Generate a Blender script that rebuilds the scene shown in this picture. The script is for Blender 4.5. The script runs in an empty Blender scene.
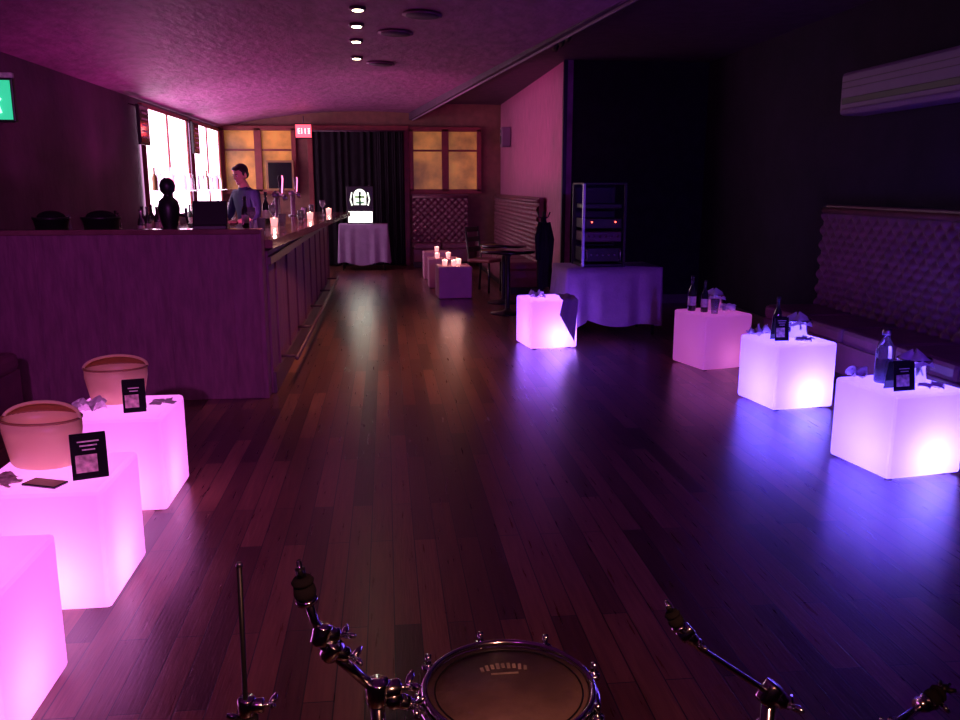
import bpy, bmesh, math, random
from mathutils import Vector, Matrix, Euler
random.seed(7)
sc=bpy.context.scene
try:
    sc.view_settings.view_transform='Standard'; sc.view_settings.look='None'
except Exception: pass
COL=bpy.context.collection
pi=math.pi
# ---------------------------------------------------------------- materials
def mat(name,col,rough=.5,metal=0,var=.15,scale=8,bump=0,bscale=60,em=None,es=0,coat=0,stretch=(1,1,1),trans=0,spec=.5,emnoise=False):
    m=bpy.data.materials.new(name);m.use_nodes=True
    nt=m.node_tree;N=nt.nodes;L=nt.links;b=N['Principled BSDF']
    b.inputs['Roughness'].default_value=rough;b.inputs['Metallic'].default_value=metal
    b.inputs['Coat Weight'].default_value=coat
    b.inputs['Specular IOR Level'].default_value=spec
    b.inputs['Transmission Weight'].default_value=trans
    tc=N.new('ShaderNodeTexCoord');mp=N.new('ShaderNodeMapping');mp.inputs['Scale'].default_value=stretch
    L.new(tc.outputs['Object'],mp.inputs['Vector'])
    no=N.new('ShaderNodeTexNoise');no.inputs['Scale'].default_value=scale;no.inputs['Detail'].default_value=6
    L.new(mp.outputs[0],no.inputs['Vector'])
    cr=N.new('ShaderNodeValToRGB')
    cr.color_ramp.elements[0].position=.3;cr.color_ramp.elements[1].position=.7
    cr.color_ramp.elements[0].color=(*[c*(1-var) for c in col],1)
    cr.color_ramp.elements[1].color=(*[min(1,c*(1+var)) for c in col],1)
    L.new(no.outputs['Fac'],cr.inputs[0]);L.new(cr.outputs[0],b.inputs['Base Color'])
    if bump:
        n2=N.new('ShaderNodeTexNoise');n2.inputs['Scale'].default_value=bscale;n2.inputs['Detail'].default_value=4
        L.new(mp.outputs[0],n2.inputs['Vector'])
        bp=N.new('ShaderNodeBump');bp.inputs['Strength'].default_value=bump;bp.inputs['Distance'].default_value=.02
        L.new(n2.outputs['Fac'],bp.inputs['Height']);L.new(bp.outputs[0],b.inputs['Normal'])
    if em:
        b.inputs['Emission Color'].default_value=(*em,1);b.inputs['Emission Strength'].default_value=es
        if emnoise:L.new(cr.outputs[0],b.inputs['Emission Color'])
    return m
def floor_mat():
    m=bpy.data.materials.new('dark_oak_planks');m.use_nodes=True
    nt=m.node_tree;N=nt.nodes;L=nt.links;b=N['Principled BSDF']
    tc=N.new('ShaderNodeTexCoord');mp=N.new('ShaderNodeMapping');mp.inputs['Rotation'].default_value=(0,0,pi/2)
    L.new(tc.outputs['Object'],mp.inputs['Vector'])
    br=N.new('ShaderNodeTexBrick');br.offset=.37;br.inputs['Scale'].default_value=1
    br.inputs['Brick Width'].default_value=1.15;br.inputs['Row Height'].default_value=.092
    br.inputs['Mortar Size'].default_value=.0022;br.inputs['Bias'].default_value=0
    br.inputs['Color1'].default_value=(.065,.023,.018,1);br.inputs['Color2'].default_value=(.28,.115,.075,1)
    br.inputs['Mortar'].default_value=(.010,.005,.004,1)
    L.new(mp.outputs[0],br.inputs['Vector'])
    m2=N.new('ShaderNodeMapping');m2.inputs['Scale'].default_value=(26,1.6,1);L.new(tc.outputs['Object'],m2.inputs['Vector'])
    no=N.new('ShaderNodeTexNoise');no.inputs['Scale'].default_value=2.2;no.inputs['Detail'].default_value=6
    L.new(m2.outputs[0],no.inputs['Vector'])
    mx=N.new('ShaderNodeMix');mx.data_type='RGBA';mx.blend_type='MULTIPLY';mx.inputs['Factor'].default_value=.75
    cr=N.new('ShaderNodeValToRGB');cr.color_ramp.elements[0].position=.3;cr.color_ramp.elements[1].position=.7
    cr.color_ramp.elements[0].color=(.45,.4,.4,1);cr.color_ramp.elements[1].color=(1.0,1.0,1.0,1)
    L.new(no.outputs['Fac'],cr.inputs[0])
    L.new(br.outputs['Color'],mx.inputs[6]);L.new(cr.outputs[0],mx.inputs[7]);L.new(mx.outputs[2],b.inputs['Base Color'])
    mr=N.new('ShaderNodeMapRange');mr.inputs[3].default_value=.22;mr.inputs[4].default_value=.38
    L.new(no.outputs['Fac'],mr.inputs[0]);L.new(mr.outputs[0],b.inputs['Roughness'])
    b.inputs['Coat Weight'].default_value=.35;b.inputs['Coat Roughness'].default_value=.22
    bp=N.new('ShaderNodeBump');bp.inputs['Strength'].default_value=.25;bp.inputs['Distance'].default_value=.004
    n3=N.new('ShaderNodeTexNoise');n3.inputs['Scale'].default_value=5;L.new(m2.outputs[0],n3.inputs['Vector'])
    ad=N.new('ShaderNodeMath');ad.operation='ADD'
    inv=N.new('ShaderNodeMath');inv.operation='MULTIPLY';inv.inputs[1].default_value=-1.5;L.new(br.outputs['Fac'],inv.inputs[0])
    L.new(inv.outputs[0],ad.inputs[0]);L.new(n3.outputs['Fac'],ad.inputs[1])
    L.new(ad.outputs[0],bp.inputs['Height']);L.new(bp.outputs[0],b.inputs['Normal'])
    return m
def glow_shell(name,tint,base,bs,g0=(.8,.75,.8),gm=.2):
    m=bpy.data.materials.new(name);m.use_nodes=True
    nt=m.node_tree;N=nt.nodes;L=nt.links;N.clear()
    t=N.new('ShaderNodeBsdfTranslucent');t.inputs['Color'].default_value=(*tint,1)
    g=N.new('ShaderNodeBsdfPrincipled');g.inputs['Base Color'].default_value=(*g0,1);g.inputs['Roughness'].default_value=.35
    e=N.new('ShaderNodeEmission');e.inputs['Color'].default_value=(*base,1)
    tc=N.new('ShaderNodeTexCoord');no=N.new('ShaderNodeTexNoise');no.inputs['Scale'].default_value=4
    L.new(tc.outputs['Object'],no.inputs['Vector'])
    mr=N.new('ShaderNodeMapRange');mr.inputs[3].default_value=bs*.85;mr.inputs[4].default_value=bs*1.15
    L.new(no.outputs['Fac'],mr.inputs[0]);L.new(mr.outputs[0],e.inputs['Strength'])
    x=N.new('ShaderNodeMixShader');x.inputs[0].default_value=gm;a=N.new('ShaderNodeAddShader');o=N.new('ShaderNodeOutputMaterial')
    L.new(t.outputs[0],x.inputs[1]);L.new(g.outputs[0],x.inputs[2]);L.new(x.outputs[0],a.inputs[0]);L.new(e.outputs[0],a.inputs[1]);L.new(a.outputs[0],o.inputs['Surface'])
    return m
M={}
M['floor']=floor_mat()
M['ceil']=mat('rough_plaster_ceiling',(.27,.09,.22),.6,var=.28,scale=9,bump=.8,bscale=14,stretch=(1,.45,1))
M['ceilr']=mat('dark_ceiling_paint',(.06,.025,.06),.7,var=.3,bump=.3)
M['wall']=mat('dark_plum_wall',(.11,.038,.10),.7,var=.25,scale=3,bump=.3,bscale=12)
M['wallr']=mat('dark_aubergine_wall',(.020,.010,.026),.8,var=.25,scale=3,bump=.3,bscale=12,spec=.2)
M['wallfar']=mat('brown_wall',(.20,.08,.06),.6,var=.2)
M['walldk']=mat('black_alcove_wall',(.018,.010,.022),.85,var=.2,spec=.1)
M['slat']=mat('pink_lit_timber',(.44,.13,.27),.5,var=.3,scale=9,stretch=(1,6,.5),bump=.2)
M['panel']=mat('bar_front_timber',(.22,.072,.15),.6,var=.22,scale=9,stretch=(3,3,.6),bump=.2,bscale=20)
M['bartop']=mat('polished_bar_top',(.20,.08,.09),.18,var=.2,coat=.5)
M['black']=mat('black_plastic',(.012,.012,.014),.4)
M['blackg']=mat('black_gloss',(.01,.01,.012),.12,coat=.6)
M['blackcloth']=mat('black_velvet',(.014,.010,.016),.9,bump=.2,spec=.1)
M['leather']=mat('oxblood_leather',(.18,.052,.09),.42,var=.25,bump=.1,bscale=80)
M['chrome']=mat('chrome',(.75,.75,.78),.14,metal=1,var=.05)
M['steel']=mat('brushed_steel',(.5,.5,.55),.3,metal=1,var=.1)
M['trim']=mat('dark_metal_trim',(.10,.05,.08),.4,metal=.3)
M['redwood']=mat('red_stained_timber',(.22,.03,.03),.45,var=.2)
M['white']=mat('white_linen',(.75,.72,.74),.8,var=.06,bump=.3,bscale=30)
M['cream']=glow_shell('cream_canvas',(1,.85,.45),(1,.8,.6),0.0,(.95,.82,.50),.55)
M['tan']=mat('tan_leather_rim',(.30,.15,.06),.5)
M['cloth']=mat('grey_tablecloth',(.34,.22,.40),.8,var=.1,bump=.2,bscale=40)
M['glass']=mat('bottle_glass',(.75,.75,.85),.05,trans=.85,var=.03)
M['dkglass']=mat('dark_bottle_glass',(.02,.03,.025),.08,var=.1,coat=.5)
M['paper']=mat('printed_card',(.45,.34,.30),.6,var=.7,scale=38)
M['label']=mat('paper_label',(.6,.55,.5),.6,var=.3,scale=40)
M['skin']=mat('skin',(.60,.36,.27),.5,var=.06)
M['hair']=mat('black_hair',(.012,.01,.01),.5,var=.3,scale=60)
M['shirt']=mat('navy_shirt',(.03,.04,.13),.8,var=.2,bump=.2,bscale=30)
M['trouser']=mat('black_trousers',(.015,.015,.02),.8)
M['eye']=mat('eye_dark',(.02,.015,.012),.2)
M['lip']=mat('lips',(.35,.13,.12),.5)
M['head']=mat('coated_drum_head',(.20,.13,.12),.5,var=.35,scale=9,bump=.15)
M['print']=mat('drum_head_print',(.45,.38,.30),.5,var=.5,scale=30)
M['shell']=mat('dark_red_drum_shell',(.10,.01,.02),.15,coat=.8)
M['duty']=mat('cymbal_felt',(.02,.018,.02),.95,spec=.1)
M['acwhite']=mat('aircon_plastic',(.22,.12,.22),.5,var=.05)
M['amber']=mat('amber_window_glass',(.60,.27,.05),.3,var=.6,scale=2.2,em=(.6,.25,.05),es=.24,emnoise=True)
M['disp']=mat('backlit_bar_panel',(.8,.6,.7),.5,em=(1,.68,.92),es=4.6)
M['sign']=mat('sign_glow',(.8,.9,.7),.5,em=(1,.93,.78),es=6)
M['signt']=mat('sign_crest_glow',(.8,.9,.7),.5,em=(.92,1,.85),es=1.6)
M['signg']=mat('sign_green',(.1,.3,.15),.5,em=(.15,.4,.2),es=.4)
M['exitg']=mat('exit_green',(.05,.5,.3),.5,em=(.03,.70,.33),es=.9)
M['exitw']=mat('exit_white',(.7,.9,.8),.5,em=(.55,1,.8),es=1.2)
M['exitr']=mat('exit_red',(.8,.1,.1),.5,em=(1,.06,.10),es=3.2)
M['exitl']=mat('exit_letters',(1,.8,.8),.5,em=(1,.7,.7),es=3)
M['lamp']=mat('downlight_lens',(1,.9,.7),.5,em=(1,.86,.55),es=14)
M['candle']=mat('candle_flame',(1,.8,.5),.5,em=(1,.62,.40),es=9)
M['votive']=mat('frosted_votive',(.9,.6,.5),.5,em=(1,.35,.35),es=1.3)
M['redled']=mat('red_led',(1,.1,.1),.5,em=(1,.08,.05),es=8)
M['pinkcube']=mat('unlit_plastic_cube',(.55,.24,.38),.45,var=.08)
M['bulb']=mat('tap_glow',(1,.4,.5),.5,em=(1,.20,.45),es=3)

# ---------------------------------------------------------------- mesh builder
class B:
    def __init__(s,name): s.name=name;s.bm=bmesh.new();s.mats=[]
    def mi(s,k):
        m=M[k] if isinstance(k,str) else k
        if m not in s.mats:s.mats.append(m)
        return s.mats.index(m)
    def add(s,vs,fs,k,T=None,smooth=True):
        i=s.mi(k);vv=[s.bm.verts.new((T@Vector(v)) if T else v) for v in vs]
        for f in fs:
            try:
                fc=s.bm.faces.new([vv[j] for j in f]);fc.material_index=i;fc.smooth=smooth
            except ValueError: pass
    def box(s,c,sz,k,rot=(0,0,0),bev=.004,T=None):
        t=bmesh.new();bmesh.ops.create_cube(t,size=1)
        for v in t.verts:v.co=Vector((v.co.x*sz[0],v.co.y*sz[1],v.co.z*sz[2]))
        if bev>0:bmesh.ops.bevel(t,geom=t.edges[:],offset=min(bev,min(sz)*.45),segments=2,affect='EDGES',profile=.5)
        R=Matrix.Translation(c)@Euler(rot).to_matrix().to_4x4()
        if T:R=T@R
        t.verts.index_update()
        s.add([v.co.copy() for v in t.verts],[[v.index for v in f.verts] for f in t.faces],k,R,False);t.free()
    def lathe(s,prof,k,c=(0,0,0),n=24,rot=(0,0,0),T=None,capb=True,capt=True,sc=(1,1)):
        vs=[];fs=[]
        for r,z in prof:
            for i in range(n):
                a=2*pi*i/n;vs.append((r*math.cos(a)*sc[0],r*math.sin(a)*sc[1],z))
        for j in range(len(prof)-1):
            for i in range(n):
                i2=(i+1)%n;fs.append((j*n+i,j*n+i2,(j+1)*n+i2,(j+1)*n+i))
        if capb:fs.append(tuple(reversed(range(n))))
        if capt:fs.append(tuple((len(prof)-1)*n+i for i in range(n)))
        R=Matrix.Translation(c)@Euler(rot).to_matrix().to_4x4()
        if T:R=T@R
        s.add(vs,fs,k,R)
    def tube(s,path,r,k,n=10,T=None):
        P=[Vector(p) for p in path];rr=r if isinstance(r,(list,tuple)) else [r]*len(P)
        vs=[];fs=[];up=Vector((.13,.31,.94)).normalized()
        for j,p in enumerate(P):
            d=(P[min(j+1,len(P)-1)]-P[max(j-1,0)]).normalized()
            a=d.cross(up)
            if a.length<.1:a=d.cross(Vector((1,0,0)))
            a.normalize();b=d.cross(a)
            for i in range(n):
                t=2*pi*i/n;vs.append(p+(a*math.cos(t)+b*math.sin(t))*rr[j])
        for j in range(len(P)-1):
            for i in range(n):
                i2=(i+1)%n;fs.append((j*n+i,j*n+i2,(j+1)*n+i2,(j+1)*n+i))
        fs.append(tuple(reversed(range(n))));fs.append(tuple((len(P)-1)*n+i for i in range(n)))
        s.add(vs,fs,k,T)
    def ball(s,c,r,k,n=16,m=10,T=None,rot=(0,0,0)):
        if not isinstance(r,(list,tuple)):r=(r,r,r)
        prof=[(max(1e-4,math.sin(pi*j/m)),-math.cos(pi*j/m)) for j in range(m+1)]
        vs=[];fs=[]
        for q,z in prof:
            for i in range(n):
                a=2*pi*i/n;vs.append((q*math.cos(a)*r[0],q*math.sin(a)*r[1],z*r[2]))
        for j in range(m):
            for i in range(n):
                i2=(i+1)%n;fs.append((j*n+i,j*n+i2,(j+1)*n+i2,(j+1)*n+i))
        R=Matrix.Translation(c)@Euler(rot).to_matrix().to_4x4()
        if T:R=T@R
        s.add(vs,fs,k,R)
    def grid(s,fn,nu,nv,k,T=None,smooth=True):
        vs=[fn(i/nu,j/nv) for j in range(nv+1) for i in range(nu+1)]
        fs=[(j*(nu+1)+i,j*(nu+1)+i+1,(j+1)*(nu+1)+i+1,(j+1)*(nu+1)+i) for j in range(nv) for i in range(nu)]
        s.add(vs,fs,k,T,smooth)
    def done(s,loc=(0,0,0),rz=0,rot=None,parent=None,name=None):
        me=bpy.data.meshes.new(s.name)
        bmesh.ops.recalc_face_normals(s.bm,faces=s.bm.faces[:])
        s.bm.to_mesh(me);s.bm.free()
        for m in s.mats:me.materials.append(m)
        o=bpy.data.objects.new(s.name,me);COL.objects.link(o);o.location=loc
        o.rotation_euler=rot if rot else (0,0,rz)
        if parent:o.parent=parent
        return o
def light(kind,name,loc,e,col,parent=None,rad=.03,rot=None,spot=None,size=None,blend=.6):
    l=bpy.data.lights.new(name,kind);l.energy=e;l.color=col
    if kind in('POINT','SPOT'):l.shadow_soft_size=rad
    if spot:l.spot_size=math.radians(spot);l.spot_blend=blend
    if size:l.shape='RECTANGLE';l.size,l.size_y=size
    o=bpy.data.objects.new(name,l);COL.objects.link(o);o.location=loc
    if rot:o.rotation_euler=rot
    if parent:o.parent=parent
    return o

# ---------------------------------------------------------------- shell
XL,XR,Y0,YF=-3.0,4.0,-2.5,16.5
def slab(name,c,sz,k,bev=0):
    b=B(name);b.box(c,sz,k,bev=bev);return b.done()
slab('floor',((XL+XR)/2,(Y0+YF)/2,-.05),(XR-XL+.4,YF-Y0+.4,.1),'floor')
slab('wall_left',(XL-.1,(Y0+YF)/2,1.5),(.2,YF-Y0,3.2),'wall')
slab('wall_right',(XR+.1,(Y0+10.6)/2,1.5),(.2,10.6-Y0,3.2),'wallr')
slab('wall_far',((XL+2.2)/2,YF+.1,1.5),(2.2-XL+.4,.2,3.2),'wallfar')
slab('wall_rear',((XL+XR)/2,Y0-.1,1.5),(XR-XL+.4,.2,3.2),'wall')
slab('wall_alcove',((2.3+XR)/2+.05,10.7,1.5),(XR-2.3+.1,.2,3.2),'walldk')
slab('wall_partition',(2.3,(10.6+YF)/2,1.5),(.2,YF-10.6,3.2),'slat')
def ex(y): return 1.63-(y-5.6)*.104
def vz(x): return 2.84-.042*(x+.3)**2
b=B('ceiling')
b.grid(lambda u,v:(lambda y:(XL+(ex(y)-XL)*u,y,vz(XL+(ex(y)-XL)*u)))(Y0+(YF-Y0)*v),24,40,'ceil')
b.done()
b=B('ceiling_right')
b.grid(lambda u,v:(lambda y:(ex(y)+(XR+.1-ex(y))*u,y,2.98))(Y0+(YF-Y0)*v),4,8,'ceilr')
b.done()
b=B('trim_ceiling_beam')
L0=Vector((ex(Y0),Y0,0));L1=Vector((ex(YF),YF,0));mid=(L0+L1)/2;ln=(L1-L0).length;ang=math.atan2(-(L1-L0).x,(L1-L0).y)
b.box((mid.x,mid.y,2.84),(.05,ln,.30),'ceilr',rot=(0,0,ang),bev=.006)
b.box((mid.x+.04,mid.y,2.69),(.02,ln,.03),'acwhite',rot=(0,0,ang),bev=.004)
b.done()
for nm,c,sz in (('baseboard_left',(XL+.012,2,.06),(.02,8,.12)),('baseboard_right',(XR-.012,4,.06),(.02,13,.12)),('baseboard_alcove',(3.1,10.588,.06),(1.7,.02,.12)),('baseboard_partition',(2.188,13.5,.06),(.02,5.6,.12))):
    slab(nm,c,sz,'trim',.003)
slab('trim_partition_edge',(2.2,10.585,1.5),(.05,.05,2.95),'black',.005)

# windows in far wall
def window(name,x0,x1,z0,z1,cols,rows):
    b=B(name);y=YF-.03
    b.box(((x0+x1)/2,y+.01,(z0+z1)/2),(x1-x0,.02,z1-z0),'amber',bev=0)
    w=.085
    for z in (z0,z1):b.box(((x0+x1)/2,y-.03,z),(x1-x0+w,.07,w),'redwood')
    for i in range(cols+1):
        x=x0+(x1-x0)*i/cols;b.box((x,y-.03,(z0+z1)/2),(w if i in(0,cols) else .13,.07,z1-z0),'redwood')
    for j in range(1,rows):
        b.box(((x0+x1)/2,y-.02,z0+(z1-z0)*.66),(x1-x0,.04,.035),'redwood')
    return b.done()
window('window_1',-2.95,-1.66,1.38,2.52,2,2)
window('window_2',.5,1.78,1.38,2.52,2,2)
b=B('door_1')
b.box((-.475,YF-.03,1.24),(1.72,.04,2.48),'black')
for x in(-1.36,.41):b.box((x,YF-.06,1.25),(.09,.1,2.5),'redwood')
b.box((-.475,YF-.06,2.53),(1.86,.1,.09),'redwood');b.done()
b=B('stage_curtain')
def cur(x0,x1,z0,z1,y,amp,nf,ph=0):
    return lambda u,v:(x0+(x1-x0)*u,y+amp*math.sin(u*nf*2*pi+ph)*(1-.3*v)+.01*math.sin(u*71),z0+(z1-z0)*v)
b.grid(cur(-1.3,-.1,.02,2.46,YF-.2,.022,9),160,6,'blackcloth')
b.grid(cur(-.15,.36,.02,2.46,YF-.24,.022,4,1),80,6,'blackcloth')
b.tube([(-1.32,YF-.2,2.47),(.38,YF-.2,2.47)],.015,'trim');b.done()

# ---------------------------------------------------------------- tufted banquettes
def banquette(name,length,depth,seat,top,loc,rz,cell=.13):
    b=B(name)
    b.box((length/2,-depth/2,.05),(length,depth-.08,.1),'black')
    b.box((length/2,-depth/2,.1+(seat-.22)/2),(length,depth-.03,seat-.22),'leather',bev=.01)
    n=max(1,round(length/.7))
    for i in range(n):
        w=length/n;b.box((w*(i+.5),-depth/2+.01,seat-.065),(w-.012,depth,.12),'leather',bev=.035)
    b.box((length/2,-.04,(top)/2+.02),(length,.07,top-.04),'leather',bev=.01)
    h=top-seat-.06
    nu=int(length/cell*9);nv=int(h/cell*9)
    def fn(u,v):
        x=u*length;z=seat-.02+v*h
        a=(x+z)/cell;c=(x-z)/cell
        d=abs(math.sin(pi*a))*abs(math.sin(pi*c))
        return (x,-.08-.045*d**.6+.01*v,z)
    b.grid(fn,nu,nv,'leather')
    b.tube([(0,-.085,top-.05),(length,-.085,top-.05)],.028,'leather',12)
    return b.done(loc,rz)
banquette('banquette',6.7,.6,.45,1.33,(XR-.03,7.3,0),-pi/2)
banquette('banquette',1.05,.5,.45,1.33,(.5,YF-.16,0),0)
banquette('banquette',4.6,.5,.45,1.33,(2.17,16.3,0),-pi/2)
banquette('banquette',5.4,.6,.45,1.15,(XL+.03,.3,0),pi/2)

# ---------------------------------------------------------------- bar
b=B('bar_counter')
b.box((-1.93,6.12,.585),(2.12,.12,1.17),'panel',bev=.004)
b.box((-1.93,6.12,1.185),(2.13,.16,.035),'bartop',bev=.006)
for i in range(5):b.box((-2.79+i*.43,6.058,.6),(.008,.008,1.1),'panel',bev=.002)
b.box((-.875,6.12,.6),(.035,.15,1.2),'panel',bev=.004)
b.box((-2.0,6.48,1.06),(1.98,.6,.05),'bartop',bev=.006)
b.box((-1.07,9.35,.52),(.46,6.3,1.04),'panel',bev=.004)
b.add([(-1.45,6.2,1.06),(-.80,6.2,1.06),(-.50,12.6,1.06),(-1.45,12.6,1.06),(-1.45,6.2,1.12),(-.80,6.2,1.12),(-.50,12.6,1.12),(-1.45,12.6,1.12)],
  [(0,3,2,1),(4,5,6,7),(0,1,5,4),(1,2,6,5),(2,3,7,6),(3,0,4,7)],'bartop',smooth=False)
for i in range(9):b.box((-.835,6.55+i*.74,.55),(.02,.05,.9),'panel',bev=.004)
b.box((-.835,9.35,.08),(.03,6.3,.16),'trim');b.box((-.835,9.35,.97),(.03,6.3,.06),'trim')
b.tube([(-.70,6.5,.2),(-.70,12.4,.2)],.016,'trim')
for i in range(5):b.tube([(-.84,6.6+i*1.4,.2),(-.70,6.6+i*1.4,.2)],.012,'trim')
b.done()
b=B('back_bar')
b.box((-2.73,11.6,.45),(.5,9.4,.9),'panel');b.box((-2.72,11.6,.92),(.54,9.42,.04),'bartop')
for i in range(11):b.box((-2.475,7.2+i*.87,.45),(.012,.02,.84),'trim',bev=.002)
b.done()
b=B('backlit_display_panel')
for y0,y1,n in((11.2,13.6,2),(13.95,16.1,2)):
    for i in range(n):
        a=y0+(y1-y0)*i/n;c=y0+(y1-y0)*(i+1)/n
        b.box((-2.965,(a+c)/2,1.77),(.03,c-a-.02,1.36),'disp',bev=0)
        b.box((-2.95,c,1.77),(.05,.03 if i<n-1 else .08,1.40),'redwood')
    b.box((-2.95,(y0+y1)/2,2.46),(.05,y1-y0+.1,.05),'redwood');b.box((-2.95,(y0+y1)/2,1.07),(.05,y1-y0+.1,.06),'redwood')
    b.box((-2.95,y0,1.77),(.05,.05,1.40),'redwood')
    b.box((-2.90,(y0+y1)/2,1.42),(.14,y1-y0,.02),'glass')
b.done()
b=B('shelf_bottle_row')
BP=[(.034,0),(.036,.01),(.036,.16),(.030,.19),(.014,.225),(.013,.28),(.016,.282),(.016,.30)]
random.seed(5)
for i in range(26):
    y=11.35+i*.18
    if 13.55<y<14.0:continue
    s=random.uniform(.75,1.05);k=random.choice(['glass','glass','tan','bulb'])  # one choice has a pink glow painted in; bottles are no lamps
    b.lathe([(r*s,z*s+1.431) for r,z in BP],k,c=(-2.89,y,0),n=12)
b.done()
for y,x in((10.9,-2.86),(13.77,-2.86)):
    b=B('menu_board');b.box((x,y,2.2),(.03,.42,.46),'black');b.box((x+.018,y,2.2),(.006,.38,.42),'blackg',bev=0)
    b.box((x,y-.212,2.2),(.03,.004,.46),'black',bev=0)
    for i in range(5):b.box((x+.023,y,2.34-i*.07),(.004,.20+.04*(i%2),.018),'label',bev=0)
    for q in(-.08,.08):b.tube([(x,y+q,2.42),(-2.99,y+q,2.44)],.007,'trim')
    b.done()
def bottle(loc,k='dkglass',s=1,lab=True,rz=0,cap='black'):
    b=B('bottle');b.lathe([(r*s,z*s) for r,z in BP],k,n=20)
    if lab:b.lathe([(.0367*s,.05*s),(.0367*s,.13*s)],'label',n=20,capb=False,capt=False)
    b.lathe([(.0165*s,.29*s),(.0165*s,.312*s)],cap,n=16)
    return b.done(loc,rz)
b=B('liquor_bottle_row')
for i in range(30):
    y=8.0+i*.27+random.uniform(-.03,.03);s=random.uniform(.85,1.1);x=-2.72+random.uniform(-.08,.1)
    k=random.choice(['dkglass','dkglass','glass'])
    b.lathe([(r*s,z*s+.941) for r,z in BP],k,c=(x,y,0),n=14)
    b.lathe([(.0368*s,.05*s+.941),(.0368*s,.13*s+.941)],'label',c=(x,y,0),n=14,capb=False,capt=False)
b.done()
def glass(loc,r=.035,h=.12,k='glass'):
    b=B('drinking_glass');b.lathe([(r*.8,0),(r,h),(r*.92,h),(r*.72,.012),(.001,.012)],k,n=20,capt=False);return b.done(loc)
def wineglass(loc):
    b=B('wine_glass');b.lathe([(.033,0),(.033,.004),(.005,.012),(.004,.09),(.02,.105),(.036,.14),(.034,.19),(.032,.19),(.034,.14),(.018,.108),(.001,.105)],'glass',n=20,capt=False);return b.done(loc)
def candle(loc,on=True):
    e=B('votive_candle');e.lathe([(.03,0),(.037,.075),(.033,.075),(.027,.012),(.001,.012)],'votive',n=20,capt=False)
    e.lathe([(.025,.013),(.025,.04)],'white',n=16);e.ball((0,0,.06),(.010,.010,.022),'candle',10,8)
    o=e.done(loc)
    light('POINT','candle_light',(0,0,.10),.9,(1,.45,.35),o,.012);return o
for i,(x,y) in enumerate([(-1.0,7.1),(-1.15,7.6),(-.95,8.1),(-1.1,8.6),(-.9,9.3),(-1.2,9.6),(-.95,10.3),(-.8,11.2),(-1.0,11.9)]):
    (wineglass if i%2 else glass)((x,y,1.121))
for x,y in[(-1.05,8.3),(-.85,9.9),(-.75,11.6)]:candle((x,y,1.121))
for x,y,s in[(-1.25,7.9,.9),(-1.2,8.9,1),(-1.3,10.5,1)]:bottle((x,y,1.121),s=s)
def taps(name,loc,n=3):
    b=B(name);b.lathe([(.06,0),(.06,.012),(.028,.02),(.028,.26)],'steel',n=20)
    b.tube([(0,-.19,.28),(0,.19,.28)],.032,'steel',16)
    for i in range(n):
        y=-.13+.26*i/(n-1);b.tube([(0,y,.28),(.07,y,.27),(.085,y,.22)],[.012,.012,.008],'chrome')
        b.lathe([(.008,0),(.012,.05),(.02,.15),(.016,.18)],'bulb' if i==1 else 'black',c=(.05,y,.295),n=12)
    return b.done(loc)
taps('beer_tap',(-1.12,9.2,1.121));taps('beer_tap',(-1.15,11.0,1.121))
b=B('beer_tower')
b.lathe([(.085,0),(.085,.02),(.055,.04),(.05,.10),(.07,.16),(.078,.25),(.066,.30),(.035,.33),(.03,.345),(.05,.37),(.056,.41),(.045,.445),(.02,.465)],'black',n=28)
b.tube([(.07,0,.20),(.12,0,.19),(.13,0,.14)],[.012,.012,.008],'black');b.box((.12,0,.22),(.02,.02,.06),'black')
b.done((-1.57,6.5,1.086))
b=B('cash_register');b.box((0,0,.05),(.24,.26,.10),'black',bev=.01);b.box((0,-.04,.17),(.24,.03,.2),'black',rot=(-.35,0,0),bev=.008);b.box((.0,.05,.12),(.16,.12,.06),'black',bev=.01)
b.done((-1.26,6.42,1.122),.1)
def blackbucket(loc,r=.13):
    b=B('black_ice_bucket');b.lathe([(r*.7,0),(r*.75,.01),(r,.17),(r*1.06,.175),(r*1.06,.19),(r*.95,.19),(r*.68,.02),(.001,.02)],'black',n=32,capt=False)
    b.ball((0,0,.185),(r*.8,r*.8,.05),'blackcloth');return b.done(loc,.6)
blackbucket((-2.05,6.5,1.086));blackbucket((-2.38,6.46,1.086),.12)

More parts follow.
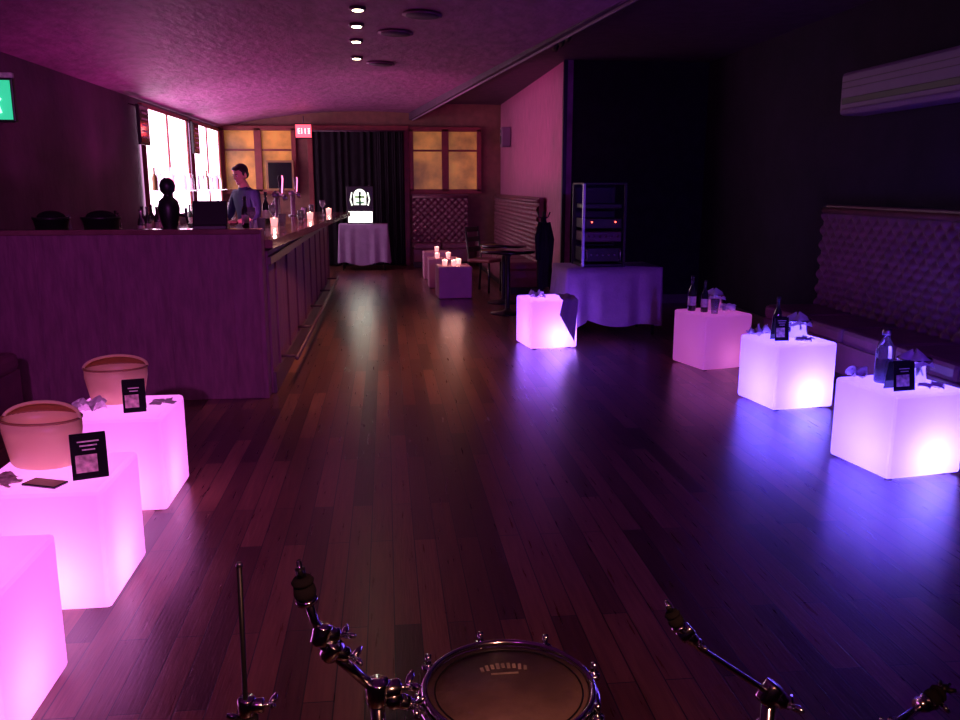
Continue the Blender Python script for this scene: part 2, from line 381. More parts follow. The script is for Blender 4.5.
# ---------------------------------------------------------------- bartender
def person(name,loc,rz):
    emp=bpy.data.objects.new(name,None);COL.objects.link(emp);emp.location=loc;emp.rotation_euler=(0,0,rz)
    J=[('pel',(0,.02,.95),.15,None),('sp',(0,0,1.12),.135,'pel'),('ch',(0,-.03,1.30),.155,'sp'),('nb',(0,-.05,1.43),.085,'ch'),('nk',(0,-.075,1.53),.055,'nb'),('hd',(0,-.09,1.58),.05,'nk')]
    for s,t in((-1,'l'),(1,'r')):
        J+=[('sh'+t,(s*.18,-.04,1.39),.075,'ch'),('ua'+t,(s*.235,-.06,1.26),.056,'sh'+t),('el'+t,(s*.265,-.09,1.12),.047,'ua'+t),('fa'+t,(s*.23,-.21,1.08),.040,'el'+t),('wr'+t,(s*.18,-.33,1.07),.026,'fa'+t),
            ('hp'+t,(s*.095,.02,.86),.105,'pel'),('kn'+t,(s*.11,-.01,.49),.066,'hp'+t),('cf'+t,(s*.11,.02,.33),.058,'kn'+t),('an'+t,(s*.11,.03,.10),.042,'cf'+t),('to'+t,(s*.125,-.12,.045),.038,'an'+t)]
    idx={j[0]:i for i,j in enumerate(J)}
    me=bpy.data.meshes.new('sk');me.from_pydata([j[1] for j in J],[(idx[j[3]],i) for i,j in enumerate(J) if j[3]],[])
    o=bpy.data.objects.new('sk',me);COL.objects.link(o)
    md=o.modifiers.new('s','SKIN');sd=o.modifiers.new('d','SUBSURF');sd.levels=2;sd.render_levels=2
    for i,j in enumerate(J):
        v=me.skin_vertices[0].data[i];v.radius=(j[2],j[2]*.8 if j[0] in('pel','sp','ch') else j[2]);v.use_root=(j[0]=='pel')
    dg=bpy.context.evaluated_depsgraph_get();m2=bpy.data.meshes.new_from_object(o.evaluated_get(dg));bpy.data.objects.remove(o)
    m2.name='body'
    for k in('shirt','trouser','skin','black'):m2.materials.append(M[k])
    for p in m2.polygons:
        c=p.center;p.use_smooth=True
        if c.z<.1:p.material_index=3
        elif c.z<.95 :p.material_index=1
        elif c.z>1.475 or (c.y<-.17 and c.z<1.2):p.material_index=2
        else:p.material_index=0
    bo=bpy.data.objects.new('body',m2);COL.objects.link(bo);bo.parent=emp
    h=B('hands')
    for s in(-1,1):
        w=Vector((s*.18,-.33,1.07))
        h.ball(w+Vector((-s*.008,-.045,-.004)),(.040,.052,.017),'skin',14,8)
        for i,lnf in enumerate((.062,.075,.08,.07)):
            x=w.x-s*.008+s*(.030-.020*i)
            h.tube([(x,w.y-.07,w.z),(x,w.y-.08-lnf*.45,w.z+.002),(x,w.y-.085-lnf*.75,w.z-.014),(x,w.y-.085-lnf*.85,w.z-.032)],[.010,.009,.008,.006],'skin',8)
        h.tube([(w.x-s*.03,w.y-.02,w.z),(w.x-s*.058,w.y-.05,w.z-.006),(w.x-s*.064,w.y-.083,w.z-.014)],[.012,.010,.007],'skin',8)
    h.done(parent=emp)
    H=Matrix.Translation((0,-.10,1.625))@Euler((.32,0,0)).to_matrix().to_4x4()
    g=B('head')
    g.ball((0,.005,.02),(.076,.094,.095),'skin',24,16,H);g.ball((0,-.03,-.045),(.056,.062,.065),'skin',20,12,H)
    g.ball((0,-.075,-.09),(.024,.02,.018),'skin',12,8,H)
    g.tube([(0,-.088,.02),(0,-.105,-.01),(0,-.108,-.022),(0,-.088,-.03)],[.008,.012,.013,.008],'skin',8,H)
    for s in(-1,1):
        g.ball((s*.03,-.082,.008),(.013,.009,.008),'white',10,8,H);g.ball((s*.03,-.089,.008),(.006,.004,.006),'eye',8,6,H)
        g.tube([(s*.015,-.092,.027),(s*.045,-.082,.028)],.004,'hair',6,H)
        g.ball((s*.076,.01,-.005),(.010,.018,.030),'skin',10,8,H)
    g.tube([(-.022,-.083,-.055),(0,-.092,-.054),(.022,-.083,-.055)],[.004,.007,.004],'lip',8,H)
    g.done(parent=emp)
    q=B('hair')
    q.ball((0,.022,.042),(.083,.092,.088),'hair',24,14,H);q.ball((0,-.045,.088),(.06,.045,.028),'hair',16,10,H)
    q.ball((0,.055,-.01),(.066,.05,.06),'hair',16,10,H)
    for s in(-1,1):q.ball((s*.07,.0,.02),(.012,.03,.035),'hair',10,8,H)
    q.done(parent=emp)
    return emp
person('bartender',(-1.69,11.0,0),-.75)

# ---------------------------------------------------------------- far area
b=B('illuminated_sign')
b.box((0,0,.33),(.48,.1,.66),'black',bev=.01)
b.box((0,-.052,.12),(.42,.012,.19),'sign',bev=0)
for i in range(5):b.box((-.15+.075*i,-.06,.12),(.018,.008,.10),'signg',bev=0)
b.box((0,-.052,.42),(.22,.012,.18),'signt',bev=0)
b.lathe([(.11,0),(.11,.012)],'signt',c=(0,-.046,.50),rot=(pi/2,0,0),n=28)
for x in(-.14,.14):b.tube([(x,-.055,.32),(x*1.2,-.055,.42),(x,-.055,.55)],.012,'signt',8)
b.box((0,-.062,.44),(.04,.008,.24),'black',bev=0);b.box((0,-.062,.47),(.18,.008,.04),'black',bev=0);b.box((0,-.062,.37),(.14,.008,.03),'signg',bev=0)
b.done((-.45,15.6,.821))
def cloth_table(name,loc,w,d,h,hem,k,seed=0,rz=0,drop=None):
    b=B(name)
    for sx in(-1,1):
        for sy in(-1,1):b.tube([(sx*(w/2-.06),sy*(d/2-.06),0),(sx*(w/2-.06),sy*(d/2-.06),h-.03)],.016,'black')
    b.box((0,0,h-.02),(w,d,.03),'black')
    per=[];n=240
    for i in range(n):
        t=i/n*2*(w+d)
        if t<w:p=(-w/2+t,-d/2,0,-1)
        elif t<w+d:p=(w/2,-d/2+t-w,1,0)
        elif t<2*w+d:p=(w/2-(t-w-d),d/2,0,1)
        else:p=(-w/2,d/2-(t-2*w-d),-1,0)
        per.append(p)
    vs=[];fs=[];rows=8
    for j in range(rows+1):
        v=j/rows
        for i,(x,y,nx,ny) in enumerate(per):
            t=i/n;fo=.006+v*(.03+.03*math.sin(t*2*pi*13+seed)*(.5+.5*math.sin(t*31)))
            hh=hem+.03*math.sin(t*2*pi*4+1)
            if drop:
                cx=math.hypot(x+w/2,y+d/2)
                if cx<.2:hh-=drop*(1-cx/.2)
                hh+=drop*1.0*(.5-(x+w/2)/w) if cx>.2 else 0
                hh=max(.02,hh)
            vs.append((x+nx*fo,y+ny*fo,h+.002-(h-hh)*v))
    for j in range(rows):
        for i in range(n):fs.append((j*n+i,j*n+(i+1)%n,(j+1)*n+(i+1)%n,(j+1)*n+i))
    fs.append(tuple(range(n)));b.add(vs,fs,k);return b.done(loc,rz)
cloth_table('draped_side_table',(-.40,15.6,0),.85,.5,.815,.12,'cloth',2)
b=B('exit_sign')
b.box((0,0,0),(.30,.05,.26),'black',bev=.008);b.box((0,-.03,0),(.27,.012,.22),'exitr',bev=0);b.tube([(0,0,.12),(0,0,.26)],.01,'trim')
for i in range(4):b.box((-.09+.06*i,-.038,0),(.012,.006,.09),'exitl',bev=0)
for i in(0,3):
    for z in(-.04,0,.04):b.box((-.075+.06*i-.006*(i>0),-.038,z),(.03,.006,.01),'exitl',bev=0)
b.done((-1.42,15.9,2.44))
b=B('exit_sign')
b.box((0,0,0),(.42,.045,.25),'black',bev=.008);b.box((0,-.026,0),(.39,.01,.22),'exitg',bev=0)
b.box((-.1,-.034,0),(.1,.008,.15),'exitw',bev=0);b.ball((.10,-.034,.06),(.018,.005,.018),'exitw',10,6)
b.tube([(.09,-.034,.04),(.08,-.034,-.01),(.12,-.034,-.03),(.13,-.034,-.075)],.012,'exitw',6);b.tube([(.08,-.034,-.01),(.05,-.034,-.05),(.01,-.034,-.06)],.011,'exitw',6);b.tube([(.04,-.034,.02),(.09,-.034,.035),(.14,-.034,.0)],.009,'exitw',6)
b.box((0,0,.14),(.42,.03,.03),'label');b.tube([(-.15,0,.14),(-.15,0,.62)],.008,'trim');b.tube([(.12,0,.14),(.12,0,.64)],.008,'trim')
b.done((-2.35,5.45,1.985))
b=B('picture_frame');b.box((0,0,0),(.50,.04,.54),'tan',bev=.006);b.box((0,-.022,0),(.42,.01,.46),'blackg',bev=0);b.box((0,.1,-.0),(.06,.2,.06),'redwood')
b.done((-1.90,16.2,1.67));
b=B('wall_speaker');b.box((0,0,0),(.16,.24,.34),'acwhite',bev=.015);b.lathe([(.075,0),(.06,.01),(.02,.012)],'black',c=(-.082,0,-.05),rot=(0,-pi/2,0));b.lathe([(.03,0),(.02,.008)],'black',c=(-.082,0,.1),rot=(0,-pi/2,0))
b.done((2.11,15.2,2.32))
def low_cube(name,loc,rz,k,s=.45,h=.43):
    b=B(name);b.box((0,0,h/2+.004),(s,s,h),k,bev=.015);
    for sx in(-1,1):
        for sy in(-1,1):b.lathe([(.015,0),(.015,.006)],'black',c=(sx*(s/2-.05),sy*(s/2-.05),0),n=12)
    return b.done(loc,rz)
low_cube('cube_table',(.90,11.55,0),.05,'pinkcube');low_cube('cube_table',(.84,12.75,0),.0,'pinkcube');low_cube('cube_table',(.82,14.0,0),.0,'pinkcube')
for x,y in[(.78,11.5),(.98,11.65),(.9,11.45),(.75,12.7),(.92,12.8),(.82,14.0)]:candle((x,y,.435))
def bistro(loc,r=.32,h=.75):
    b=B('bistro_table');b.lathe([(r,h-.03),(r+.005,h-.015),(r,h)],'blackg',n=36);b.lathe([(.21,0),(.21,.012),(.06,.035),(.03,.06),(.028,h-.08),(.06,h-.03)],'black',n=28);return b.done(loc)
bistro((1.42,9.95,0));bistro((1.50,10.9,0),.3)
b=B('pub_chair')
b.box((0,0,.45),(.38,.38,.05),'leather',bev=.02)
for sx in(-1,1):
    b.tube([(sx*.16,-.16,0),(sx*.16,-.16,.43)],.015,'black');b.tube([(sx*.16,.2,0),(sx*.16,.17,.45),(sx*.16,.23,.92)],.015,'black')
for z in(.6,.74,.88):b.box((0,.19+(z-.45)*.09,z),(.32,.02,.07),'black',bev=.006)
b.done((1.40,12.1,0),.9)
b=B('coat_stand')
b.lathe([(.14,0),(.14,.015),(.02,.03)],'black',n=28);b.tube([(0,0,.02),(0,0,1.22)],.012,'black')
for i in range(4):
    a=i*pi/2;b.tube([(0,0,1.14),(.05*math.cos(a),.05*math.sin(a),1.16),(.07*math.cos(a),.07*math.sin(a),1.21)],.007,'black')
def coat(u,v):
    a=u*2*pi;z=1.16-.78*v;r=(.03+.07*min(1,v*2.6)+.015*v)*(1+.14*math.sin(a*5+v*3)+.06*math.sin(a*9))
    return (r*.7*math.cos(a)+.02*v,r*1.1*math.sin(a),z+.03*math.sin(a*3)*v)
b.grid(coat,60,20,'blackcloth');
b.tube([(-.04,-.04,1.10),(-.075,-.07,.95),(-.07,-.08,.70)],[.03,.033,.026],'blackcloth');b.tube([(.04,-.04,1.10),(.075,-.07,.92),(.065,-.06,.66)],[.03,.033,.026],'blackcloth')
b.done((1.71,9.25,0))

# ---------------------------------------------------------------- DJ table + rack
cloth_table('dj_table',(2.25,8.58,0),.98,.62,.69,.13,'cloth',5,.03,drop=.10)
b=B('equipment_rack')
w,d,h=.42,.42,.82
for sx in(-1,1):
    for sy in(-1,1):b.box((sx*w/2,sy*d/2,h/2),(.028,.028,h),'steel' if sx<0 and sy<0 else 'black')
b.box((0,0,.015),(w,d,.03),'black');b.box((0,0,h),(w+.02,d+.02,.02),'black')
b.box((0,d/2-.01,h/2),(w,.015,h),'black')
b.box((0,0,.12),(w-.04,d-.04,.14),'black',bev=.008);b.box((0,0,.30),(w-.04,d-.06,.10),'trim',bev=.008)
b.box((0,0,.43),(w-.04,d-.06,.10),'black',bev=.008);b.box((0,0,.60),(w-.04,d-.08,.05),'black',bev=.008)
for x in(-.12,.12):b.lathe([(.008,0),(.006,.01)],'redled',c=(x,-d/2+.02,.445),rot=(pi/2,0,0),n=12)
for i in range(6):b.lathe([(.014,0),(.012,.018)],'trim',c=(-.15+.06*i,-d/2+.03,.30),rot=(pi/2,0,0),n=14)
for i in range(5):b.lathe([(.010,0),(.009,.015)],'steel',c=(-.12+.06*i,-d/2+.02,.12),rot=(pi/2,0,0),n=14)
for x in(-.17,.17):b.tube([(x,-d/2+.02,.07),(x,-d/2-.015,.07),(x,-d/2-.015,.17),(x,-d/2+.02,.17)],.007,'steel')
b.done((2.15,8.56,.694),.02)

# ---------------------------------------------------------------- glowing cubes
S=.46
M['gl']=glow_shell('pink_light_acrylic',(1,.72,1),(.90,.18,.86),.44)
M['gr']=glow_shell('violet_light_acrylic',(.82,.78,1),(.115,.04,1),1.9)
M['gd']=glow_shell('lilac_light_acrylic',(.88,.72,1),(.28,.06,1),1.3)
M['grp']=glow_shell('rose_light_acrylic',(1,.6,.85),(.66,.12,.64),.18)
def glow_cube(loc,rz,k,col,e,s=S,lz=.11,off=(0,0)):
    b=B('light_cube_table');b.box((0,0,.012+s/2-.006),(s,s,s-.012),k,bev=.018)
    for sx in(-1,1):
        for sy in(-1,1):b.lathe([(.02,0),(.02,.007)],'black',c=(sx*(s/2-.06),sy*(s/2-.06),0),n=12)
    o=b.done(loc,rz);light('POINT','led_lamp',(off[0],off[1],lz),e,col,o,.04);return o
PK=(1,.50,.95);VI=(.52,.48,1)
glow_cube((-1.27,4.11,0),0,'gl',PK,2.1,off=(.03,-.05))
glow_cube((-1.235,3.16,0),0,'gl',PK,2.8,off=(.03,-.05))
glow_cube((-1.255,2.34,0),0,'gl',PK,2.1,off=(.03,-.05))
def corner(cx,cy,a,s=S):
    a=math.radians(a);return (cx+s/2*math.cos(a)-s/2*math.sin(a),cy+s/2*math.sin(a)+s/2*math.cos(a),0),a
for cx,cy,a,k,c,e in((2.53,3.90,9,'gr',VI,4.4),(2.56,5.28,8,'gr',VI,4.4),(2.55,6.55,14,'grp',(1,.4,.85),.5),(1.30,7.62,8,'gd',(.75,.55,1),3.4)):
    l,a=corner(cx,cy,a);glow_cube(l,a,k,c,e,off=(.05,-.07))
TZ=S+.001
def canvas_bucket(loc,rz,w=.145,h=.17):
    b=B('canvas_bucket_bag')
    prof=[(w*.78,0),(w*.84,.01),(w*1.0,h*.75),(w*1.0,h),(w*.97,h),(w*.95,h*.8),(w*.80,.02),(.001,.02)]
    b.lathe(prof,'cream',n=36,sc=(1,.72),capt=False)
    def flap(u,v):
        a=pi*u;r=w*1.0
        return (r*math.cos(a),.72*r*math.sin(a)*(1-.55*v),h-.004+.05*math.sin(a)*math.sin(v*pi/2))
    b.grid(flap,28,8,'tan')
    b.tube([(w*math.cos(t*pi/20),.72*w*math.sin(t*pi/20)*.45,h+.048*math.sin(t*pi/20)) for t in range(21)],.007,'cream')
    b.tube([(w*1.0*math.cos(t*pi/20),.72*w*math.sin(t*pi/20),h) for t in range(41)],.005,'tan')
    return b.done(loc,rz)
def menu_card(loc,rz,w=.12,h=.17):
    b=B('menu_card')
    for s in(-1,1):b.box((0,s*.026,h/2),(w,.003,h),'blackg',rot=(s*.15,0,0),bev=.0008)
    b.box((-.01,-.0315,h*.36),(w*.6,.002,h*.40),'paper',rot=(-.15,0,0),bev=0)
    for i in range(3):b.box((0,-.0185-.0035*i,h*(.85-.09*i)),(w*(.6-.12*i),.002,h*.03),'label',rot=(-.15,0,0),bev=0)
    return b.done(loc,rz)
def napkin(loc,rz,s=.14,seed=0,k='white',hh=.05):
    R=random.Random(seed);ph=[R.uniform(0,6) for _ in range(6)]
    b=B('napkin')
    def fn(u,v):
        x=(u-.5)*s;y=(v-.5)*s
        z=abs(math.sin(u*5+ph[0])*math.sin(v*4+ph[1]))*hh+abs(math.sin(u*11+v*7+ph[2]))*hh*.3+.003
        return (x+.02*math.sin(v*9+ph[3]),y+.02*math.sin(u*8+ph[4]),z)
    b.grid(fn,20,20,k);o=b.done(loc,rz);return o
def ice_bucket(loc,rz,r=.09,h=.15):
    b=B('ice_bucket')
    b.lathe([(r*.72,0),(r*.75,.006),(r*.98,h-.01),(r*1.05,h),(r*1.03,h+.006),(r*.95,h-.01),(r*.70,.012),(.001,.012)],'chrome',n=36,capt=False)
    for s in(-1,1):b.tube([(s*r*.95,-.025,h*.8),(s*r*1.2,-.022,h*.82),(s*r*1.2,.022,h*.82),(s*r*.95,.025,h*.8)],.005,'chrome')
    def cl(u,v):
        a=2*pi*u;q=r*(.15+.95*v)*(1+.08*math.sin(a*5));return (q*math.cos(a),q*math.sin(a),h+.045*(1-v)+.012*math.sin(a*3+1)-.03*max(0,v-.8)*5)
    b.grid(cl,36,8,'white')
    return b.done(loc,rz)
canvas_bucket((-1.325,4.22,TZ),.15);canvas_bucket((-1.31,3.26,TZ),-.2,.15,.18)
menu_card((-1.19,4.02,TZ),.25,.10,.15);menu_card((-1.09,3.09,TZ),.35,.12,.16)
napkin((-1.40,4.03,TZ),.3,.12,1);napkin((-1.10,4.14,TZ),.5,.09,2,hh=.015);napkin((-1.38,3.04,TZ),.2,.11,3,'paper',.02)
b=B('phone');b.box((0,0,.005),(.07,.14,.009),'blackg',bev=.003);b.done((-1.22,3.01,TZ),1.2)
bottle((-1.40,2.50,TZ),s=.6);napkin((-1.40,2.32,TZ),.2,.12,5);menu_card((-1.33,2.2,TZ),.5)
def clear_bottle(loc,s=1):
    b=B('water_bottle');b.lathe([(.04*s,0),(.043*s,.01),(.043*s,.17*s),(.034*s,.2*s),(.018*s,.225*s),(.018*s,.25*s)],'glass',n=24)
    b.lathe([(.037*s,.01),(.037*s,.12*s)],'dkglass',n=20);b.lathe([(.021*s,.245*s),(.021*s,.275*s)],'steel',n=16);return b.done(loc)
clear_bottle((2.64,4.20,TZ),1.05);menu_card((2.63,4.03,TZ),.15,.13,.15);ice_bucket((2.82,4.21,TZ),.4,.085,.12);napkin((2.57,4.31,TZ),.2,.09,8);napkin((2.82,4.04,TZ),.2,.11,9,hh=.02)
menu_card((2.66,5.47,TZ),.0,.10,.16);bottle((2.70,5.60,TZ),s=.9);ice_bucket((2.84,5.58,TZ),.2,.085,.12);napkin((2.59,5.66,TZ),.3,.10,11,hh=.07);napkin((2.81,5.40,TZ),.4,.09,14,hh=.02)
bottle((2.55,6.88,TZ),s=.95);bottle((2.63,6.80,TZ),s=.85,k='dkglass');ice_bucket((2.76,6.92,TZ),.2,.085,.13);glass((2.68,6.70,TZ));napkin((2.83,6.78,TZ),.2,.09,12)
napkin((1.40,7.80,TZ),.2,.12,13,hh=.06)
b=B('folded_cloth')
def fc(u,v):
    x=1.60+.15*u;w=v*1.6
    if w<.6:return (x+.01*math.sin(w*9),8.0-.37*w/.6+.02*u,TZ+.006+.012*abs(math.sin(u*6+w*5)))
    t=(w-.6);dz=t*(.40*(.35+.65*u))
    return (x-.03*t,7.628+.03*u-.012-.012*math.sin(u*9),TZ+.008-dz)
b.grid(fc,20,26,'cloth');b.done()

# ---------------------------------------------------------------- AC, ceiling fittings
b=B('air_conditioner')
b.box((0,0,0),(.24,1.7,.34),'acwhite',bev=.03);b.box((-.118,0,-.06),(.02,1.6,.05),'black');b.box((-.125,0,.04),(.008,1.62,.006),'trim',bev=0);b.box((-.125,0,.09),(.008,1.62,.006),'trim',bev=0)
b.box((-.11,0,-.13),(.04,1.58,.015),'acwhite',rot=(0,.4,0));b.done((3.87,6.1,2.23))
for i,y in enumerate((6.3,7.0,7.7,8.5,9.6,)):
    x=-.15-.03*i;z=vz(x)
    b=B('downlight');b.lathe([(.065,0),(.065,.02),(.045,.022)],'trim',c=(0,0,-.02),n=28,capt=True);b.lathe([(.042,0),(.042,.006)],'lamp',c=(0,0,-.025),n=24)
    o=b.done((x,y,z-.004));light('SPOT','spot',(0,0,-.06),72,(1,.38,.20),o,.03,spot=64,blend=.9)
for x,y in((.32,7.1),(.12,8.0),(-.02,10.0),(2.2,5.0)):
    z=vz(x) if x<1 else 2.98
    b=B('ceiling_speaker');b.lathe([(.16,-.012),(.155,-.002),(.14,0)],'ceil',n=36);b.lathe([(.13,-.018),(.13,-.010)],'ceilr',n=36);b.done((x,y,z-.008),rot=(0,.03,0))
b=B('track_light');b.box((0,0,0),(.03,.9,.03),'black')
for y in(-.3,0,.3):b.tube([(0,y,-.01),(0,y,-.06)],.008,'black');b.tube([(0,y-.03,-.06),(0,y+.06,-.11)],.03,'black')
b.done((1.75,8.6,2.962))

# ---------------------------------------------------------------- drum kit
b=B('snare_drum')
cx,cy,zt=.197,1.335,.63;R0=.148
b.lathe([(R0,-.15),(R0,-.01)],'shell',c=(cx,cy,zt),n=48,capt=False)
b.lathe([(R0*.97,-.006),(R0*.97,0)],'head',c=(cx,cy,zt),n=48)
def ring(c,R,r,k,n=48,tilt=0):b.tube([(c[0]+R*math.cos(2*pi*i/n),c[1]+R*math.sin(2*pi*i/n),c[2]) for i in range(n+1)],r,k,8)
ring((cx,cy,zt+.006),R0*1.0,.006,'chrome');ring((cx,cy,zt-.012),R0*1.04,.0075,'chrome');ring((cx,cy,zt-.152),R0*1.03,.008,'chrome')
ring((cx,cy,zt+.001),R0*.88,.0016,'black')
for i in range(9):
    b.box((cx-.04+.01*i,cy+.075-.0006*(i-4)**2,zt+.001),(.006,.013+.004*(i%2),.0012),'print',rot=(0,0,-.03*(i-4)),bev=0)
b.box((cx,cy+.05,zt+.001),(.05,.004,.0012),'print',bev=0)
for i in range(8):
    a=2*pi*i/8+.2;x=cx+math.cos(a)*(R0+.016);y=cy+math.sin(a)*(R0+.016)
    b.tube([(x,y,zt-.155),(x,y,zt+.012)],.0035,'chrome',8);b.tube([(x,y,zt+.006),(x,y,zt+.022)],.006,'chrome',8);b.box((x,y,zt-.075),(.018,.018,.05),'chrome',rot=(0,0,a),bev=.004)
    b.lathe([(.012,0),(.012,.008)],'chrome',c=(x,y,zt-.008),n=12)
b.tube([(cx,cy,zt-.25),(cx,cy,.2)],.014,'chrome')
for i in range(3):
    a=2*pi*i/3+.5
    b.tube([(cx,cy,.22),(cx+.28*math.cos(a),cy+.28*math.sin(a),.012)],.009,'chrome');b.ball((cx+.28*math.cos(a),cy+.28*math.sin(a),.014),.014,'duty',10,8)
    b.tube([(cx,cy,zt-.25),(cx+.13*math.cos(a),cy+.13*math.sin(a),zt-.18),(cx+.155*math.cos(a),cy+.155*math.sin(a),zt-.15)],.008,'chrome')
b.done()
def tripod(b,x,y,h=.32,r=.3,a0=0):
    for i in range(3):
        a=a0+2*pi*i/3
        b.tube([(x,y,h),(x+r*math.cos(a),y+r*math.sin(a),.012)],.008,'chrome');b.ball((x+r*math.cos(a),y+r*math.sin(a),.014),.014,'duty',10,8)
        b.tube([(x,y,h*.35),(x+r*.6*math.cos(a),y+r*.6*math.sin(a),h*.42)],.005,'chrome')
def clamp(b,c,s=1,rot=(0,0,0)):
    T=Matrix.Translation(c)@Euler(rot).to_matrix().to_4x4()
    b.lathe([(.017*s,-.02*s),(.019*s,-.016*s),(.019*s,.016*s),(.017*s,.02*s)],'chrome',n=18,T=T)
    b.lathe([(.014*s,-.014*s),(.016*s,-.01*s),(.016*s,.01*s),(.014*s,.014*s)],'chrome',c=(.022*s,0,0),rot=(0,pi/2,0),n=16,T=T)
    b.tube([(.03*s,0,0),(.05*s,0,0)],.005*s,'chrome',8,T)
    for q in(-1,1):b.tube([(.048*s,0,0),(.056*s,q*.014*s,.006*s),(.06*s,q*.024*s,.010*s)],[.006*s,.007*s,.004*s],'chrome',8,T)
def cymtop(b,p,d,s=1):
    p=Vector(p);d=Vector(d).normalized();T=Matrix.Translation(p)@d.to_track_quat('Z','Y').to_matrix().to_4x4()@Matrix.Scale(s,4)
    b.tube([(0,0,-.03),(0,0,.05)],.004,'chrome',8,T);b.lathe([(.019,-.028),(.019,-.02),(.008,-.018)],'chrome',n=18,T=T)
    b.lathe([(.018,-.016),(.02,-.008),(.018,.004)],'duty',n=18,T=T);b.lathe([(.018,.008),(.02,.014),(.015,.02)],'duty',n=18,T=T)
    b.lathe([(.008,.022),(.009,.038)],'black',n=12,T=T)
    for q in(-1,1):b.tube([(0,0,.03),(q*.012,0,.034),(q*.02,0,.044)],[.006,.006,.004],'black',8,T)
b=B('cymbal_stand')
b.tube([(-.135,1.24,.875),(-.125,1.245,.83),(-.10,1.25,.775)],.007,'chrome');cymtop(b,(-.138,1.238,.89),(-.15,-.02,1),.9)
clamp(b,(-.115,1.247,.805),.8,(0,.3,.4));b.tube([(-.115,1.247,.79),(-.03,1.26,.69)],.009,'chrome');clamp(b,(-.10,1.25,.775),.8,(.3,.5,.2))
clamp(b,(-.03,1.26,.69),1.05,(0,0,.2));b.tube([(-.03,1.26,.69),(.03,1.27,.655)],.009,'chrome');clamp(b,(-.005,1.262,.675),.8,(1.2,.4,0))
b.tube([(-.03,1.26,.70),(-.03,1.26,.30)],.0115,'chrome');clamp(b,(-.03,1.26,.52),1);b.tube([(-.03,1.26,.5),(-.03,1.26,.05)],.014,'chrome');tripod(b,-.03,1.26,.34,.3,.9);b.done()
b=B('hi_hat_stand')
b.tube([(-.245,1.30,.905),(-.255,1.33,.60),(-.257,1.335,.55)],.0045,'black');b.lathe([(.006,0),(.004,.006)],'steel',c=(-.245,1.30,.903),n=10)
clamp(b,(-.252,1.328,.635),.8);b.lathe([(.018,0),(.02,.012),(.012,.018)],'duty',c=(-.254,1.33,.60),n=16);clamp(b,(-.255,1.335,.58),.9,(0,0,2))
b.tube([(-.257,1.335,.57),(-.257,1.335,.05)],.012,'chrome');tripod(b,-.257,1.335,.3,.24,2.6);b.done()
b=B('cymbal_stand')
cymtop(b,(.413,1.12,.870),(-.5,.1,1),.6);b.tube([(.415,1.12,.862),(.46,1.135,.81),(.60,1.18,.695),(.64,1.19,.66)],.005,'chrome');clamp(b,(.435,1.13,.84),.6,(0,.8,0))
clamp(b,(.60,1.18,.695),.9,(0,.6,0));b.tube([(.60,1.18,.70),(.60,1.18,.05)],.012,'chrome');clamp(b,(.60,1.18,.60),.9,(0,0,1));tripod(b,.60,1.18,.3,.28,.3);b.done()
b=B('cymbal_stand')
b.tube([(.85,1.22,.05),(.85,1.22,.60)],.011,'chrome');clamp(b,(.85,1.22,.57),.9,(0,.3,1));b.tube([(.80,1.20,.57),(.85,1.22,.59),(.93,1.25,.61)],.007,'chrome');clamp(b,(.92,1.25,.605),.7,(1,0,0));cymtop(b,(.945,1.256,.615),(.7,.2,.3),.8);tripod(b,.85,1.22,.3,.26,0);b.done()

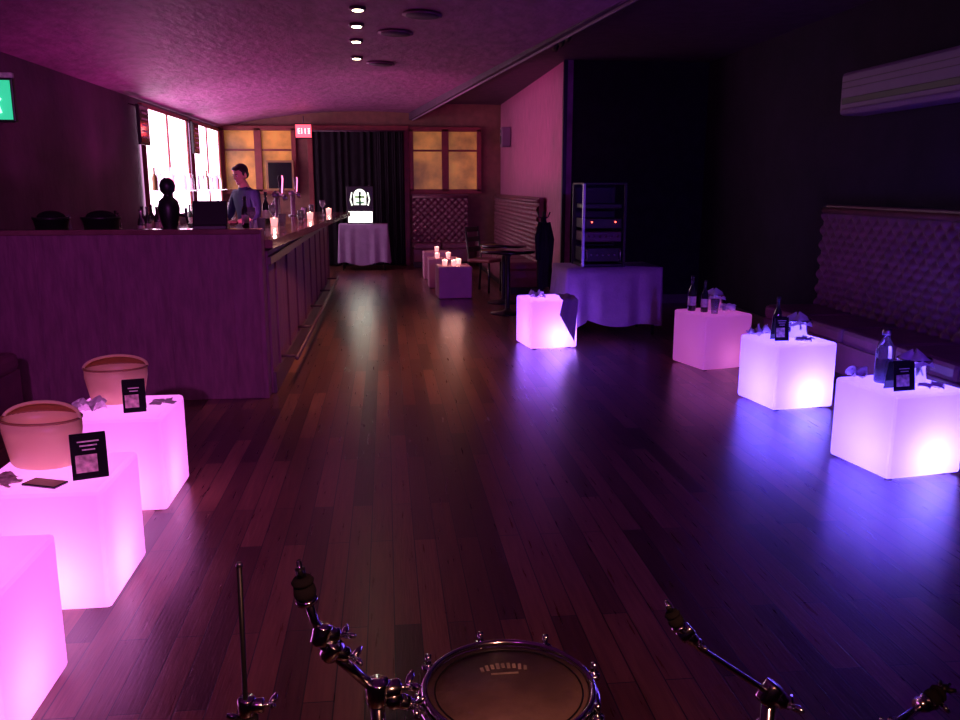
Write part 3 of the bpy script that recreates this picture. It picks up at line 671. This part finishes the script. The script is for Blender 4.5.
# ---------------------------------------------------------------- lights
MG=(1,.09,.62)
for y,e in((7.6,26),(9.6,52),(11.8,90),(14.2,90)):  # added lamps hidden on the back bar, washing the ceiling magenta
    b=B('led_uplighter');b.box((0,0,.03),(.08,.16,.06),'black');b.lathe([(.025,0),(.025,.004)],'bulb',c=(0,0,.061),n=16)
    o=b.done((-2.52,y,.943));light('SPOT','led',(0,0,.08),e,MG,o,.05,rot=(0,pi+.45,0),spot=150,blend=1)
b=B('led_flood');b.box((0,0,.03),(.10,.10,.06),'black');b.lathe([(.03,0),(.03,.02)],'bulb',c=(.05,0,.04),rot=(0,pi/2,0),n=16)  # added lamp kept out of sight, only to turn the partition pink
o=b.done((-2.52,9.0,.943));l=light('SPOT','flood_lamp',(.09,0,.06),440,(1,.14,.55),o,.05,spot=60,blend=1);l.rotation_euler=(Vector((2.2,13.4,2.0))-Vector((-2.43,9.0,1.0))).to_track_quat('-Z','Y').to_euler()
rig=B('stage_lighting_bar')  # made-up lamp bar behind the camera, carries the fill spots
rig.tube([(XL+.02,-.45,2.35),(XR-.02,-.45,2.35)],.024,'black',12)
for x in(XL+.03,XR-.03):rig.box((x,-.45,2.35),(.03,.14,.14),'black')
def fill_can(x,z=2.23):
    c=(x,-.45,z)
    rig.tube([(x,-.45,2.35),(x,-.45,z+.07)],.010,'black');rig.ball(c,.075,'black',16,10)
for x in(-.9,1.9,.5,3.4,-.5,1.1):fill_can(x)
RG=rig.done()
def fill_spot(x,tgt,e,col,spot=80):  # unseen spots added to tint floor, bar front, right wall and ceiling
    d=(Vector(tgt)-Vector((x,-.45,2.23))).normalized();p=Vector((x,-.45,2.23))+d*.10
    l=light('SPOT','par_lamp',p,e,col,RG,.04,spot=spot,blend=1);l.rotation_euler=d.to_track_quat('-Z','Y').to_euler()
fill_spot(-.9,(-2.0,6.5,.6),330,(.66,.13,.72),50)
fill_spot(1.9,(3.0,4.6,.0),360,(.12,.025,1),74)
fill_spot(.5,(-.15,2.3,0),82,(1,.36,.24),60)
fill_spot(3.4,(3.9,6.5,.9),30,(.60,.08,.80),50)
fill_spot(-.5,(-1.0,6.0,2.85),40,(.75,.08,.75),120)
fill_spot(1.1,(2.2,8.6,.3),95,(.45,.12,1),28)

w=bpy.data.worlds.new('w');sc.world=w;w.use_nodes=True;w.node_tree.nodes['Background'].inputs[0].default_value=(.02,.005,.03,1);w.node_tree.nodes['Background'].inputs[1].default_value=.5
# ---------------------------------------------------------------- camera
f=850;p=math.atan(175/f);yw=math.atan(95/f*math.cos(p))
cd=bpy.data.cameras.new('camera');cd.sensor_fit='HORIZONTAL';cd.sensor_width=36;cd.lens=36*f/960;cd.clip_start=.05
co=bpy.data.objects.new('camera',cd);COL.objects.link(co);co.location=(0,0,1.5);co.rotation_euler=(pi/2-p,0,-yw);sc.camera=co
